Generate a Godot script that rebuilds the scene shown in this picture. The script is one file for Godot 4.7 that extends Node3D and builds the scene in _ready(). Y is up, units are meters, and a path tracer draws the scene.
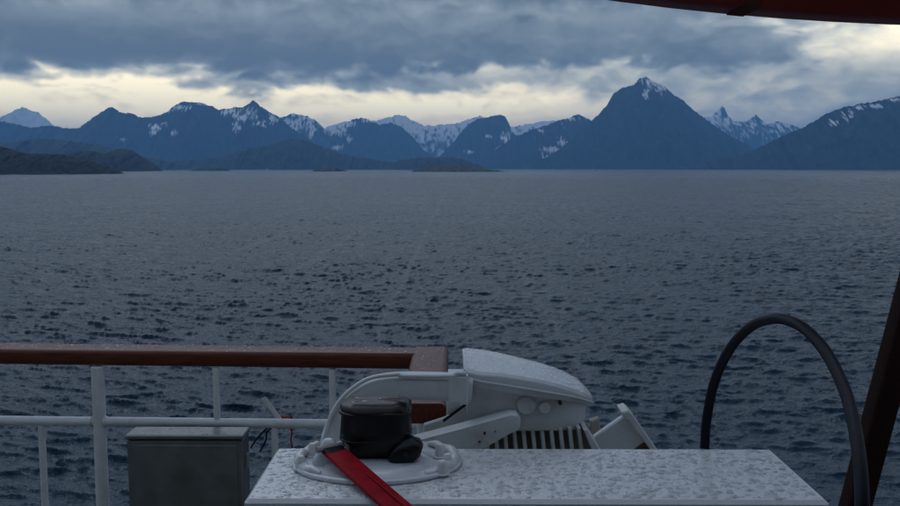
extends Node3D
# A view from a coastal ship's boat deck over a choppy fjord to dark mountains, under a heavy evening sky.
# Units are metres; the sea lies at y = 0, the ship's deck at DECK, the far shore towards -z.

const EYE := Vector3(0, 12.0, 0)
const DECK := 10.4
const F := 880.0            # focal length in pixels of the 900 x 506 picture
const PITCH := -0.0963
const YAW := 0.00682
const TOP := 11.48          # height of the white locker's lid
var look := Basis.from_euler(Vector3(PITCH, YAW, 0))
var M := {}

# ---------------------------------------------------------------- helpers
func ray(px: float, py: float) -> Vector3:
	return look * Vector3((px - 450.0) / F, (253.0 - py) / F, -1.0)
func at(px: float, py: float, depth: float) -> Vector3:      # a point at that depth (-z)
	var d := ray(px, py)
	return EYE + d * (depth / -d.z)
func on(px: float, py: float, y: float) -> Vector3:          # a point at that height
	var d := ray(px, py)
	return EYE + d * ((y - EYE.y) / d.y)

func fnl(sd: int, freq: float, oct := 4, ridged := false) -> FastNoiseLite:
	var n := FastNoiseLite.new()
	n.seed = sd; n.frequency = freq; n.noise_type = FastNoiseLite.TYPE_SIMPLEX_SMOOTH
	n.fractal_type = FastNoiseLite.FRACTAL_RIDGED if ridged else FastNoiseLite.FRACTAL_FBM
	n.fractal_octaves = oct
	return n

func lin(r: float, g: float, b: float) -> Color:
	return Color(r, g, b).linear_to_srgb()

func mat(c: Color, rough := 0.5, metal := 0.0, spec := 0.5) -> StandardMaterial3D:
	var m := StandardMaterial3D.new()
	m.albedo_color = c.linear_to_srgb(); m.roughness = rough; m.metallic = metal; m.metallic_specular = spec
	return m

func noise_img(sd: int, freq: float, oct: int, size := 512, ridged := false) -> Image:
	var im := fnl(sd, freq, oct, ridged).get_seamless_image(size, size, false, false, 0.15, true)
	im.convert(Image.FORMAT_L8)
	return im

# colour texture: the noise picked through stops [[value, Color(linear)], ...]
func ramp_tex(im: Image, stops: Array) -> ImageTexture:
	var g := Gradient.new()
	g.offsets = PackedFloat32Array(stops.map(func(s): return s[0]))
	g.colors = PackedColorArray(stops.map(func(s): return s[1].linear_to_srgb()))
	var lut := []
	for k in 256: lut.append(g.sample(k / 255.0))
	var src := im.get_data()
	var out := PackedByteArray(); out.resize(src.size() * 3)
	for k in src.size():
		var c: Color = lut[src[k]]
		out[k * 3] = int(c.r * 255); out[k * 3 + 1] = int(c.g * 255); out[k * 3 + 2] = int(c.b * 255)
	return ImageTexture.create_from_image(Image.create_from_data(im.get_width(), im.get_height(), false, Image.FORMAT_RGB8, out))

func normal_tex(im: Image, strength: float) -> ImageTexture:
	var n: Image = im.duplicate()
	n.convert(Image.FORMAT_RGBA8)
	n.bump_map_to_normal_map(strength)
	return ImageTexture.create_from_image(n)

func tri(m: StandardMaterial3D, s: Vector3, world := true) -> StandardMaterial3D:
	m.uv1_triplanar = true; m.uv1_world_triplanar = world; m.uv1_scale = s
	return m

func st() -> SurfaceTool:
	var s := SurfaceTool.new(); s.begin(Mesh.PRIMITIVE_TRIANGLES)
	return s

func build(s: SurfaceTool, called: String, m: Material, parent: Node = self) -> MeshInstance3D:
	var o := MeshInstance3D.new()
	o.name = called; o.mesh = s.commit(); o.material_override = m
	parent.add_child(o, true)
	return o

func thing(called: String, where: Vector3, label: String, category: String, group := "") -> Node3D:
	var o := Node3D.new()
	o.name = called; o.position = where
	add_child(o, true)
	return tag(o, label, category, group)

func tag(o, label: String, category := "", group := "", kind := ""):
	o.set_meta("label", label)
	if category: o.set_meta("category", category)
	if group: o.set_meta("group", group)
	if kind: o.set_meta("kind", kind)
	return o

func quad(s: SurfaceTool, a: Vector3, b: Vector3, c: Vector3, d: Vector3):  # clockwise seen from the front
	for p in [a, b, c, a, c, d]: s.add_vertex(p)

# rings of equal length joined into a skin; closed rings; caps at both ends
func loft(rings: Array, smooth := true, caps := true, s: SurfaceTool = null, bands: Array = []) -> SurfaceTool:
	if s == null: s = st()
	s.set_smooth_group(0 if smooth else -1)
	var n: int = rings[0].size()
	for i in rings.size() - 1:
		for j in n:
			var k := (j + 1) % n
			if bands: s.set_smooth_group(bands[j])
			quad(s, rings[i][j], rings[i + 1][j], rings[i + 1][k], rings[i][k])
	if caps:
		s.set_smooth_group(-1)
		for e in [0, rings.size() - 1]:
			var c := Vector3.ZERO
			for p in rings[e]: c += p / n
			for j in n:
				var k := (j + 1) % n
				if e == 0:
					s.add_vertex(c); s.add_vertex(rings[e][j]); s.add_vertex(rings[e][k])
				else:
					s.add_vertex(c); s.add_vertex(rings[e][k]); s.add_vertex(rings[e][j])
	return s

func done(s: SurfaceTool) -> SurfaceTool:
	s.generate_normals()
	return s

# bevelled box between two corners
func bevel_box(lo: Vector3, hi: Vector3, b: float, s: SurfaceTool = null) -> SurfaceTool:
	var rings := []
	for e in [[lo.y, b], [lo.y + b, 0.0], [hi.y - b, 0.0], [hi.y, b]]:
		rings.append(rrect(Vector2((lo.x + hi.x) / 2, (lo.z + hi.z) / 2), (hi.x - lo.x) / 2 - e[1], (hi.z - lo.z) / 2 - e[1], maxf(b - e[1] * 0.4, 0.0005), 2).map(func(p): return Vector3(p.x, e[0], p.y)))
	return loft(rings, false, true, s)

func rrect(c: Vector2, hx: float, hy: float, r: float, seg := 3) -> Array:
	var out := []
	r = minf(r, minf(hx, hy))
	for q in 4:
		var cc := c + Vector2([1, -1, -1, 1][q] * (hx - r), [1, 1, -1, -1][q] * (hy - r))
		for k in seg + 1:
			var a: float = PI / 2 * (q + float(k) / seg)
			out.append(cc + Vector2(cos(a), sin(a)) * r)
	return out

# tube along points, radius per point; flat squeezes the section along its second axis
func tube(pts: Array, rad: Array, sides := 10, s: SurfaceTool = null, section: Array = [], up := Vector3.UP) -> SurfaceTool:
	var rings := []
	var last := Vector3.ZERO
	for i in pts.size():
		var t: Vector3 = (pts[mini(i + 1, pts.size() - 1)] - pts[maxi(i - 1, 0)]).normalized()
		var u := up
		if absf(t.dot(u)) > 0.97: u = Vector3.BACK if absf(t.z) < 0.9 else Vector3.RIGHT
		var x := t.cross(u).normalized()
		if section.is_empty() and last != Vector3.ZERO: x = (last - t * last.dot(t)).normalized()
		last = x
		var y := x.cross(t).normalized()
		var r: float = rad[i] if i < rad.size() else rad[-1]
		var ring := []
		if section.is_empty():
			for k in sides:
				var a := TAU * k / sides
				ring.append(pts[i] + (x * cos(a) + y * sin(a)) * r)
		else:
			for p in section: ring.append(pts[i] + (x * p.x + y * p.y) * r)
		rings.append(ring)
	return loft(rings, true, true, s)

func spline(ctrl: Array, steps := 8) -> Array:
	var out := []
	for i in ctrl.size() - 1:
		var a = ctrl[maxi(i - 1, 0)]; var d = ctrl[mini(i + 2, ctrl.size() - 1)]
		for k in steps: out.append(ctrl[i].cubic_interpolate(ctrl[i + 1], a, d, float(k) / steps))
	out.append(ctrl[-1])
	return out

# outline in x, y (any order) pushed from z0 (front, larger z) back to z1 with a small bevel
func plate(outline: Array, z0: float, z1: float, b := 0.003) -> SurfaceTool:
	var pts := PackedVector2Array(outline)
	if Geometry2D.is_polygon_clockwise(pts): pts.reverse()
	var inner_all := Geometry2D.offset_polygon(pts, -b, Geometry2D.JOIN_MITER)
	var inner: PackedVector2Array = inner_all[0] if inner_all.size() == 1 and inner_all[0].size() == pts.size() else pts
	if Geometry2D.is_polygon_clockwise(inner): inner.reverse()
	# line the two outlines up at their nearest points
	var best := 0; var bd := 1e9
	for k in inner.size():
		var d := inner[k].distance_to(pts[0])
		if d < bd: bd = d; best = k
	var s := st(); s.set_smooth_group(-1)
	var n := pts.size()
	var rings := []
	for e in [[z0, true], [z0 - b, false], [z1 + b, false], [z1, true]]:
		var ring := []
		for k in n:
			var p: Vector2 = inner[(k + best) % n] if e[1] else pts[k]
			ring.append(Vector3(p.x, p.y, e[0]))
		rings.append(ring)
	for i in 3:
		for j in n:
			var k := (j + 1) % n
			quad(s, rings[i][j], rings[i + 1][j], rings[i + 1][k], rings[i][k])
	for e in [0, 3]:
		var flat := PackedVector2Array(rings[e].map(func(p): return Vector2(p.x, p.y)))
		var ix := Geometry2D.triangulate_polygon(flat)
		for k in range(0, ix.size(), 3):
			var t := [rings[e][ix[k]], rings[e][ix[k + 1]], rings[e][ix[k + 2]]]
			var up: bool = (t[1] - t[0]).cross(t[2] - t[0]).z > 0
			if up == (e == 0): t.reverse()
			for p in t: s.add_vertex(p)
	return s

# turned shape: profile of [radius, height] round a vertical axis, with x and z scale
func lathe(profile: Array, sides := 24, sx := 1.0, sz := 1.0, smooth := true, turn := 0.0) -> SurfaceTool:
	var rings := []
	for p in profile:
		var ring := []
		for k in sides:
			var a := -TAU * k / sides + turn
			ring.append(Vector3(cos(a) * p[0] * sx, p[1], sin(a) * p[0] * sz))
		rings.append(ring)
	return loft(rings, smooth)

# ---------------------------------------------------------------- sky
var sky_rows := [
	# brightness of the cloud cover over the shore: rows of picture heights, columns at picture positions
	[-110, [.30, .28, .26, .26, .30, .30, .26, .26, .28, .30]],
	[-50, [.26, .22, .24, .28, .30, .24, .20, .22, .26, .28]],
	[0, [.36, .36, .30, .26, .24, .20, .18, .18, .18, .20]],
	[22, [.30, .38, .34, .33, .30, .34, .38, .32, .30, .34]],
	[45, [.18, .18, .18, .20, .26, .26, .26, .38, .70, .88]],
	[62, [.14, .11, .09, .10, .14, .26, .22, .30, .76, .84]],
	[74, [.22, .20, .18, .24, .46, .66, .58, .56, .66, .70]],
	[86, [.76, .68, .62, .52, .52, .60, .62, .60, .60, .58]],
	[98, [1.0, 1.0, 1.0, .94, .94, .90, .74, .62, .58, .54]],
	[110, [1.0, 1.05, 1.05, 1.02, 1.02, 1.0, .88, .66, .60, .56]],
	[124, [.90, .98, 1.0, .98, .96, .94, .84, .66, .60, .56]],
	[170, [.70, .80, .84, .84, .80, .74, .66, .56, .50, .48]],
]
func sky_grid(px: float, py: float) -> float:
	# the same cover goes on round the horizon, folded back at the frame's sides
	var u := pingpong(px, 900.0) / 100.0
	var c := clampi(int(u), 0, 8)
	var fu := clampf(u - c, 0, 1); fu = fu * fu * (3 - 2 * fu)
	var r := 0
	while r < sky_rows.size() - 2 and py > sky_rows[r + 1][0]: r += 1
	var a = sky_rows[r]; var b = sky_rows[r + 1]
	var fv := clampf((py - a[0]) / float(b[0] - a[0]), 0, 1); fv = fv * fv * (3 - 2 * fv)
	return lerpf(lerpf(a[1][c], a[1][c + 1], fu), lerpf(b[1][c], b[1][c + 1], fu), fv)

var sky_lut := []
func sky_fill(w: int, h: int, r0: int, r1: int, W: int, H: int) -> Image:
	var big := fnl(11, 1.0, 5); var fine := fnl(12, 1.0, 6); var warp := fnl(13, 1.0, 3)
	var data := PackedByteArray(); data.resize(w * (r1 - r0) * 3)
	var i := 0
	for y in range(r0, r1):
		var el := (0.5 - (y + 0.5) / H) * PI
		var tall := clampf((el - 0.19) / 0.25, 0, 1)
		var low := 1.0 - clampf((el - 0.08) / 0.40, 0, 1)     # the low clouds are greyer and warmer than the high ones
		var fr := 1.0 + 0.02 * low; var fg := 1.0 - 0.02 * low; var fb := 1.04 - 0.16 * low
		for x in w:
			var az := wrapf((x + 0.5) / W * TAU, -PI, PI)
			var ca := cos(az); var sa := sin(az)
			var px := 456.0 + az * F * 0.9767
			var py := 168.0 - el * F
			var stretch := 1.0 + 4.2 / (1.0 + el * 6.0)
			var k := 6.0
			var wx := warp.get_noise_3d(ca * 4.0, el * 9.0, sa * 4.0)
			var n1 := big.get_noise_3d(ca * k, el * k * stretch + wx * 0.5, sa * k)
			var n2 := fine.get_noise_3d(ca * 17.0 + wx, el * 17.0 * stretch + n1 * 1.2, sa * 17.0)
			var g: float = sky_grid(px + n1 * 80.0 + wx * 50.0 + n2 * 30.0, maxf(py, -110.0) + n1 * 15.0 + n2 * 12.0)
			var n3 := fine.get_noise_3d(ca * 48.0 + wx * 2.0 + 9.0, el * 48.0 * stretch * 0.8 + n2 * 1.6, sa * 48.0)
			var t := g + n1 * 0.12 + n2 * 0.16 + n3 * 0.05
			t = clampf(lerpf(t, 0.42 + n1 * 0.34 + n2 * 0.16, tall), 0.0, 1.0)
			var c: Color = sky_lut[int(t * 255)]
			data[i] = mini(255, int(c.r * fr * 255)); data[i + 1] = int(c.g * fg * 255); data[i + 2] = int(c.b * fb * 255)
			i += 3
	return Image.create_from_data(w, r1 - r0, false, Image.FORMAT_RGB8, data)

func make_sky() -> Sky:
	var g := Gradient.new()
	g.offsets = PackedFloat32Array([0.0, 0.18, 0.36, 0.55, 0.75, 0.92, 1.0])
	g.colors = PackedColorArray([Color8(56, 67, 80), Color8(72, 83, 96), Color8(93, 104, 117), Color8(125, 134, 143), Color8(182, 184, 180), Color8(226, 221, 205), Color8(244, 239, 220)])
	for k in 256: sky_lut.append(g.sample(k / 255.0))
	var whole := sky_fill(1024, 512, 0, 512, 1024, 512)
	whole.resize(4096, 2048, Image.INTERPOLATE_CUBIC)
	var r0 := 2048 / 2 - 200
	var band := sky_fill(4096, 2048, r0, 1026, 4096, 2048)
	whole.blit_rect(band, Rect2i(0, 0, 4096, 1026 - r0), Vector2i(0, r0))
	var pm := PanoramaSkyMaterial.new()
	pm.panorama = ImageTexture.create_from_image(whole)
	var sky := Sky.new(); sky.sky_material = pm
	return sky

# ---------------------------------------------------------------- land
# ridge: picture points along the skyline; far: metres to it; opt: steep, spur, snow line and spots [px, py, rx, ry]
func land(called: String, label: String, category: String, ridge: Array, far: float, opt := {}):
	var sd: int = opt.get("seed", 1)
	var jag := fnl(sd + 50, 1.0, 4); var spur := fnl(sd, 1.0, 4, true); var rough := fnl(sd + 7, 1.0, 5); var patch := fnl(sd + 9, 1.0, 4)
	var cols: int = clampi(int((ridge[-1][0] - ridge[0][0]) * opt.get("density", 1.4)), 40, 520)
	var front: int = opt.get("rows", 64)
	var back := 7
	var wide: float = opt.get("wide", 2.0)
	var least: float = opt.get("least", 120.0)
	var jagged: float = opt.get("jag", 0.9)
	var unit: float = far / F                      # metres to one picture pixel at that distance
	# skyline heights and places
	var hs := []; var xs := []; var zs := []
	for i in cols:
		var px: float = lerpf(ridge[0][0], ridge[-1][0], float(i) / (cols - 1))
		var k := 0
		while k < ridge.size() - 2 and px > ridge[k + 1][0]: k += 1
		var f := clampf((px - ridge[k][0]) / float(ridge[k + 1][0] - ridge[k][0]), 0, 1)
		var py: float = lerpf(ridge[k][1], ridge[k + 1][1], f)
		py += (jag.get_noise_1d(px * 0.16) * 1.6 + jag.get_noise_1d(px * 0.7 + 300.0) * 0.8) * jagged
		var d: float = far * (1.0 + 0.035 * rough.get_noise_1d(px * 0.02))
		var p := at(px, py, d)
		hs.append(p.y); xs.append(p.x); zs.append(p.z)
	# smoother skylines to fall back on lower down the slope
	var levels := [hs]
	for r in [3, 8, 18]:
		var out := []; var acc := []
		acc.append(0.0)
		for v in hs: acc.append(acc[-1] + v)
		for i in cols:
			var a := maxi(i - r, 0); var b := mini(i + r + 1, cols)
			out.append((acc[b] - acc[a]) / (b - a))
		levels.append(out)
	var P := PackedVector3Array(); var C := PackedColorArray(); var I := PackedInt32Array()
	var L: float = opt.get("spur_size", 34.0) * unit
	var amp: float = opt.get("spur", 0.36)
	var snow_line: float = opt.get("snow", -200.0)   # picture row at which half the ground is white
	var snow_soft: float = opt.get("snow_soft", 14.0)
	var spots: Array = opt.get("spots", [])
	var c_rock: Color = opt.get("rock", Color(0.034, 0.040, 0.048)); var c_green: Color = opt.get("green", Color(0.020, 0.028, 0.022))
	var rows := front + back
	for j in rows:
		var side := 1.0 if j <= front else -1.0
		var t: float = pow(1.0 - float(j) / front, 1.15) * 1.12 if j <= front else pow(float(j - front) / back, 1.3) * 1.1
		for i in cols:
			var hr: float = hs[i]
			var q := clampf(t * 3.2, 0, 2.999)
			var base := lerpf(levels[int(q)][i], levels[int(q) + 1][i], q - int(q))
			var w := maxf(base * wide, least)
			var v := t * w
			var x: float = xs[i]; var z: float = zs[i] + side * v
			var s1 := spur.get_noise_2d(x / L + 0.25 * rough.get_noise_2d(x / L, v / L), v / (2.6 * L) + sd * 3.1)
			var s2 := rough.get_noise_2d(x / (L * 0.33), z / (L * 0.33))
			var body := t * (1.12 - t) * 3.6
			var h := base * (1.0 - pow(t, 0.92)) + base * body * (amp * 0.42 * (s1 - 0.25) + s2 * 0.06)
			if j == front: h = hr
			if t > 1.0: h = minf(h, -1.5 * (t - 1.0) * 10.0)
			h = maxf(h, -6.0)
			P.append(Vector3(x, h, z))
			# what the ground is made of there
			var pj := (EYE.y - h) / -z * F + 168.0
			var pi := 456.0 + x / -z * F
			var nn := patch.get_noise_2d(x / (unit * 9.0), (h * 1.4 + z * 0.3) / (unit * 7.0))
			var n2 := patch.get_noise_2d(x / (unit * 2.2) + 77.0, (h + z * 0.4) / (unit * 4.5))
			var white := (snow_line - pj) / snow_soft + nn * 1.5 + n2 * 0.9 - s1 * 0.35
			for sp in spots:
				var e := Vector2((pi - sp[0]) / sp[2], (pj - sp[1]) / sp[3]).length()
				if e < 1.9: white = maxf(white, (1.0 - e) * 1.1 + nn * 0.9 + n2 * 1.9 - 0.1)
			for sp in opt.get("bare", []):
				if Vector2((pi - sp[0]) / sp[2], (pj - sp[1]) / sp[3]).length() < 1.0: white -= 1.2
			var gr := clampf(0.5 + rough.get_noise_2d(x / (unit * 6.0), z / (unit * 14.0)) * 1.3 + (0.45 - h / maxf(base, 1.0)) * 0.8, 0, 1)
			var c := c_rock.lerp(c_green, gr) * (1.0 + n2 * 0.55 + nn * 0.35)
			c = c.lerp(Color(0.84, 0.85, 0.86), clampf(white * 2.0, 0, 0.95))
			c.a = 1.0
			C.append(c)
	for j in rows - 1:
		for i in cols - 1:
			var a := j * cols + i
			I.append_array([a, a + cols, a + 1, a + 1, a + cols, a + cols + 1])
	var A := []; A.resize(Mesh.ARRAY_MAX)
	A[Mesh.ARRAY_VERTEX] = P; A[Mesh.ARRAY_COLOR] = C; A[Mesh.ARRAY_INDEX] = I
	var s := SurfaceTool.new(); s.create_from_arrays(A); s.generate_normals()
	var o := build(s, called, M.land)
	return tag(o, label, category, "", "structure")

func make_land():
	# --- the low dark coast at the left
	land("headland", "dark brown and green headland nearest on the left shore", "headland", [[-90, 128], [-40, 137], [0, 146], [12, 150], [25, 153.5], [60, 154.5], [75, 157], [95, 162], [110, 168], [118, 172], [126, 178]], 1750, {seed = 3, wide = 6.5, least = 40.0, rock = Color(0.026, 0.023, 0.019), green = Color(0.013, 0.016, 0.009), spur = 0.55, spur_size = 14.0, jag = 0.7, density = 2.2})
	land("headland", "brown headland reaching out behind the nearest one at the left", "headland", [[10, 158], [45, 157], [70, 153], [88, 150], [104, 154], [112, 151], [120, 148], [131, 150], [140, 156], [150, 163], [158, 168], [166, 174]], 3200, {seed = 5, wide = 4.5, least = 40.0, rock = Color(0.040, 0.030, 0.026), green = Color(0.018, 0.019, 0.012), spur = 0.5, spur_size = 16.0, jag = 0.6, density = 2.2})
	land("hill", "low blue green hill behind the brown headlands on the left", "hill", [[-90, 140], [-20, 144], [10, 142], [40, 138], [67, 140.5], [97, 144.5], [115, 150], [150, 158], [185, 165], [205, 171]], 5200, {seed = 8, wide = 3.0, rock = Color(0.045, 0.048, 0.042), spur_size = 22.0})
	land("hill", "rounded dark hill in front of the twin left mountains", "hill", [[140, 168], [160, 163], [195, 159], [215, 158.5], [245, 150], [270, 145], [287, 139.5], [300, 139], [312, 143], [330, 150], [350, 156], [380, 160.5], [395, 163], [412, 170]], 6000, {seed = 13, wide = 2.4, rock = Color(0.036, 0.040, 0.036), spur_size = 24.0})
	land("hill", "small low hill behind the longest rocky islet", "hill", [[378, 170], [400, 160.5], [415, 158], [440, 157], [455, 157.5], [468, 161], [480, 165], [490, 171]], 5600, {seed = 14, wide = 2.6, rock = Color(0.036, 0.040, 0.036), spur_size = 20.0})
	# --- islets
	land("islet", "flat dark rocky islet lying below the rounded hill", "islet", [[190, 171], [196, 168.5], [205, 167.4], [218, 167.6], [226, 168.6], [232, 171.5]], 3600, {seed = 21, wide = 5.0, least = 30.0, rock = Color(0.04, 0.038, 0.032), jag = 0.4, density = 3.0, rows = 24})
	land("islet", "small dark rocky islet lying left of the longest one", "islet", [[309, 173], [315, 169.5], [322, 167.3], [333, 167.6], [340, 169], [346, 170.3], [354, 173]], 2900, {seed = 22, wide = 5.0, least = 24.0, rock = Color(0.05, 0.046, 0.036), green = Color(0.03, 0.034, 0.016), jag = 0.5, density = 3.0, rows = 24})
	land("islet", "longest low rocky islet with a tapering right end", "islet", [[408, 173.5], [415, 169.5], [425, 167.5], [440, 166], [455, 165.8], [470, 167], [482, 168], [495, 170], [505, 171.5], [514, 174.5]], 2700, {seed = 23, wide = 5.0, least = 24.0, rock = Color(0.06, 0.055, 0.042), green = Color(0.034, 0.038, 0.018), jag = 0.5, density = 3.0, rows = 28})
	# --- the mountains, near to far
	land("mountain", "dark sloping mountain at the right edge with few snow streaks", "mountain", [[655, 172], [700, 163], [740, 155], [756, 149], [772, 141], [787, 134], [802, 128], [824, 115], [843, 107], [858, 104.5], [877, 101], [900, 96], [940, 89], [1000, 96], [1060, 120], [1120, 150]], 6000, {seed = 31, wide = 1.7, spots = [[843, 117, 5, 4], [828, 124, 4, 3], [868, 107, 9, 1.6], [888, 101, 8, 1.5], [852, 109, 7, 1.5]], rock = Color(0.028, 0.033, 0.040)})
	land("mountain", "tallest pyramid mountain with a snow cap on its summit", "mountain", [[505, 171], [525, 166], [545, 158], [560, 149], [575, 136], [590, 122], [598, 115], [607, 105], [613, 94], [622, 88], [634, 85], [639, 79], [645, 76.5], [653, 81], [664, 86], [673, 94], [683, 100], [692, 109], [705, 119], [715, 126], [726, 134], [741, 141], [756, 150], [790, 162], [820, 171]], 8200, {seed = 32, wide = 1.45, spots = [[648, 84, 8, 5], [658, 89, 6, 4], [643, 94, 2, 5], [641, 80, 3, 3]], jag = 0.7, rock = Color(0.028, 0.033, 0.040)})
	land("mountain", "lower shoulder mountain joined to the left of the tallest one", "mountain", [[468, 171], [483, 163], [497, 148], [513, 138], [530, 130], [547, 125], [560, 120], [570, 117], [577, 114.5], [583, 116], [592, 121], [606, 130], [625, 145], [650, 160], [670, 171]], 9300, {seed = 33, wide = 1.6, spots = [[553, 150, 10, 3], [561, 143, 5, 4], [546, 158, 4, 2], [570, 119, 5, 2], [540, 131, 4, 2]], snow = 114.0})
	land("mountain", "flat topped blue mountain with a steep right edge", "mountain", [[425, 169], [443, 153], [453, 142], [463, 130], [472, 122], [477, 119], [487, 117], [497, 115], [505, 116], [508, 121], [512, 130], [520, 140], [535, 150], [560, 164], [575, 171]], 10800, {seed = 34, wide = 1.5, spots = [[505, 138, 4, 6], [500, 150, 5, 2], [470, 152, 5, 1.5], [488, 137, 4, 2], [513, 128, 3, 6]], spur_size = 26.0})
	land("mountain", "three peaked blue mountain on the left with snow gullies", "mountain", [[-80, 112], [-30, 117], [0, 121], [10, 123], [20, 125], [33, 128], [47, 125], [60, 127.5], [77, 129], [90, 120], [100, 113], [108, 108.5], [112, 107], [120, 112], [133, 114], [142, 118], [157, 116], [167, 112], [177, 104], [183, 102], [193, 102], [203, 103], [213, 107], [218, 110], [230, 108], [245, 106.5], [250, 103], [254, 100], [260, 106], [270, 112], [280, 118], [292, 128], [305, 136], [320, 146], [350, 158], [380, 170]], 9600, {seed = 35, wide = 1.55, spots = [[183, 108, 8, 3], [172, 110, 4, 3], [158, 128, 5, 3], [165, 124, 5, 2], [155, 133, 3, 3], [232, 112, 9, 4], [244, 118, 8, 4], [252, 114, 6, 5], [262, 124, 6, 3], [238, 126, 3, 6], [125, 140, 3, 2], [205, 105, 6, 1.5], [274, 119, 4, 4], [176, 133, 3, 2]], rock = Color(0.028, 0.033, 0.040)})
	land("mountain", "blue mountain with white gullies right of the three peaked one", "mountain", [[240, 160], [262, 130], [275, 119], [283, 117], [293, 113.5], [306, 115.5], [318, 122], [326, 131], [338, 146], [352, 160], [362, 171]], 11800, {seed = 36, wide = 1.5, snow = 124.0, snow_soft = 18.0, spots = [[300, 123, 14, 6], [312, 128, 5, 10], [296, 135, 4, 9]], spur_size = 24.0})
	land("mountain", "dome shaped blue mountain with a snowy notch at its top", "mountain", [[300, 165], [318, 150], [330, 138], [343, 126], [352, 120], [362, 117.5], [372, 121], [380, 125], [390, 122.5], [400, 126], [413, 137], [423, 149], [433, 157], [450, 170]], 11200, {seed = 37, wide = 1.5, spots = [[350, 124, 6, 3], [342, 131, 6, 4], [370, 121, 6, 2], [350, 140, 4, 3], [338, 148, 6, 2]], spur_size = 26.0})
	land("mountain", "far snow covered range between the dome and flat topped mountains", "mountain", [[300, 140], [330, 126], [347, 121], [360, 119], [375, 121], [387, 118], [398, 114.5], [405, 116], [412, 120], [425, 126], [440, 125], [455, 123.5], [467, 120], [480, 116], [495, 120], [512, 127], [530, 124], [545, 121], [560, 121], [575, 123], [600, 140], [630, 168]], 13800, {seed = 38, wide = 1.7, snow = 156.0, snow_soft = 30.0, spur_size = 22.0, spur = 0.5})
	land("mountain", "far jagged range with two pointed peaks right of the tallest mountain", "mountain", [[670, 140], [690, 121], [705, 117], [711, 117], [717, 111], [720, 107.5], [722, 106], [724.5, 108], [726, 112], [729, 118.5], [737, 122], [745, 121], [750, 119], [756, 114.5], [761, 119.5], [766, 124], [779, 121.5], [787, 123.5], [798, 127], [815, 140], [835, 160]], 12800, {seed = 39, wide = 1.6, bare = [[722, 111, 5, 8], [756, 118, 5, 6]], snow = 132.0, snow_soft = 20.0, jag = 0.5, spur_size = 20.0, spur = 0.5, density = 2.4})
	land("mountain", "pale snow peak fading into cloud at the far left", "mountain", [[-60, 120], [-20, 119], [0, 117.5], [12, 112], [22, 107], [30, 110], [38, 112], [46, 119], [55, 126], [75, 150]], 15500, {seed = 40, wide = 1.8, snow = 170.0, snow_soft = 20.0, spur_size = 20.0})

# ---------------------------------------------------------------- sea
func make_sea():
	var chop := fnl(101, 1.0, 3); var swell := fnl(102, 1.0, 2); var gust := fnl(103, 1.0, 3); var ripple := fnl(104, 1.0, 3, true)
	var radii := [4.0, 8.0, 13.0, 18.0, 22.0, 25.0]
	var far := 27.0
	while far < 720.0:
		radii.append(far); far += clampf(far * 0.0042, 0.17, 1.35)
	var step := 1.35
	while far < 25000.0:
		radii.append(far); step *= 1.022; far += step
	var turns := []
	var a := -33.0
	while a < 33.0:
		turns.append(a); a += 0.085
	while a < 327.0:
		turns.append(a); a += 4.0
	var P := PackedVector3Array(); var I := PackedInt32Array()
	var n := turns.size()
	for r in radii:
		var fade := clampf(1.6 - r / 5000.0, 0.0, 1.0)
		var big := clampf(1.0 + (r - 720.0) * 0.016, 1.0, 30.0)      # far off only the longer seas are built
		for k in n:
			var t := deg_to_rad(turns[k])
			var x: float = sin(t) * r / big; var z: float = -cos(t) * r / big
			var h := 0.0; var push := 0.0
			if fade > 0.0:
				var u := x * 0.966 + z * 0.259; var v := z * 0.966 - x * 0.259
				var g := 1.0 + 0.40 * gust.get_noise_2d(x / 60.0, z / 26.0)
				var w := chop.get_noise_2d(u / 3.4, v / 1.9)
				var rp := ripple.get_noise_2d(u / 4.4 + 40.0 + w * 0.15, v / 1.8)
				var r2 := ripple.get_noise_2d(u / 10.0 - 70.0 + w * 0.15, v / 4.3)
				h = (0.14 * swell.get_noise_2d(u / 17.0, v / 9.0) + 0.05 * w + 0.160 * rp + 0.19 * r2) * g * fade
				push = (rp * 0.22 + r2 * 0.30) * g * fade
			P.append(Vector3(x * big, h * minf(big, 4.0), z * big + push))
	for i in radii.size() - 1:
		for k in n:
			var k2 := (k + 1) % n
			var q := i * n
			I.append_array([q + k, q + n + k, q + n + k2, q + k, q + n + k2, q + k2])
	var A := []; A.resize(Mesh.ARRAY_MAX)
	A[Mesh.ARRAY_VERTEX] = P; A[Mesh.ARRAY_INDEX] = I
	var s := SurfaceTool.new(); s.create_from_arrays(A); s.generate_normals()
	var o := build(s, "sea", M.sea)
	tag(o, "grey blue choppy sea filling the fjord out to the mountains", "sea", "", "structure")

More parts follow.
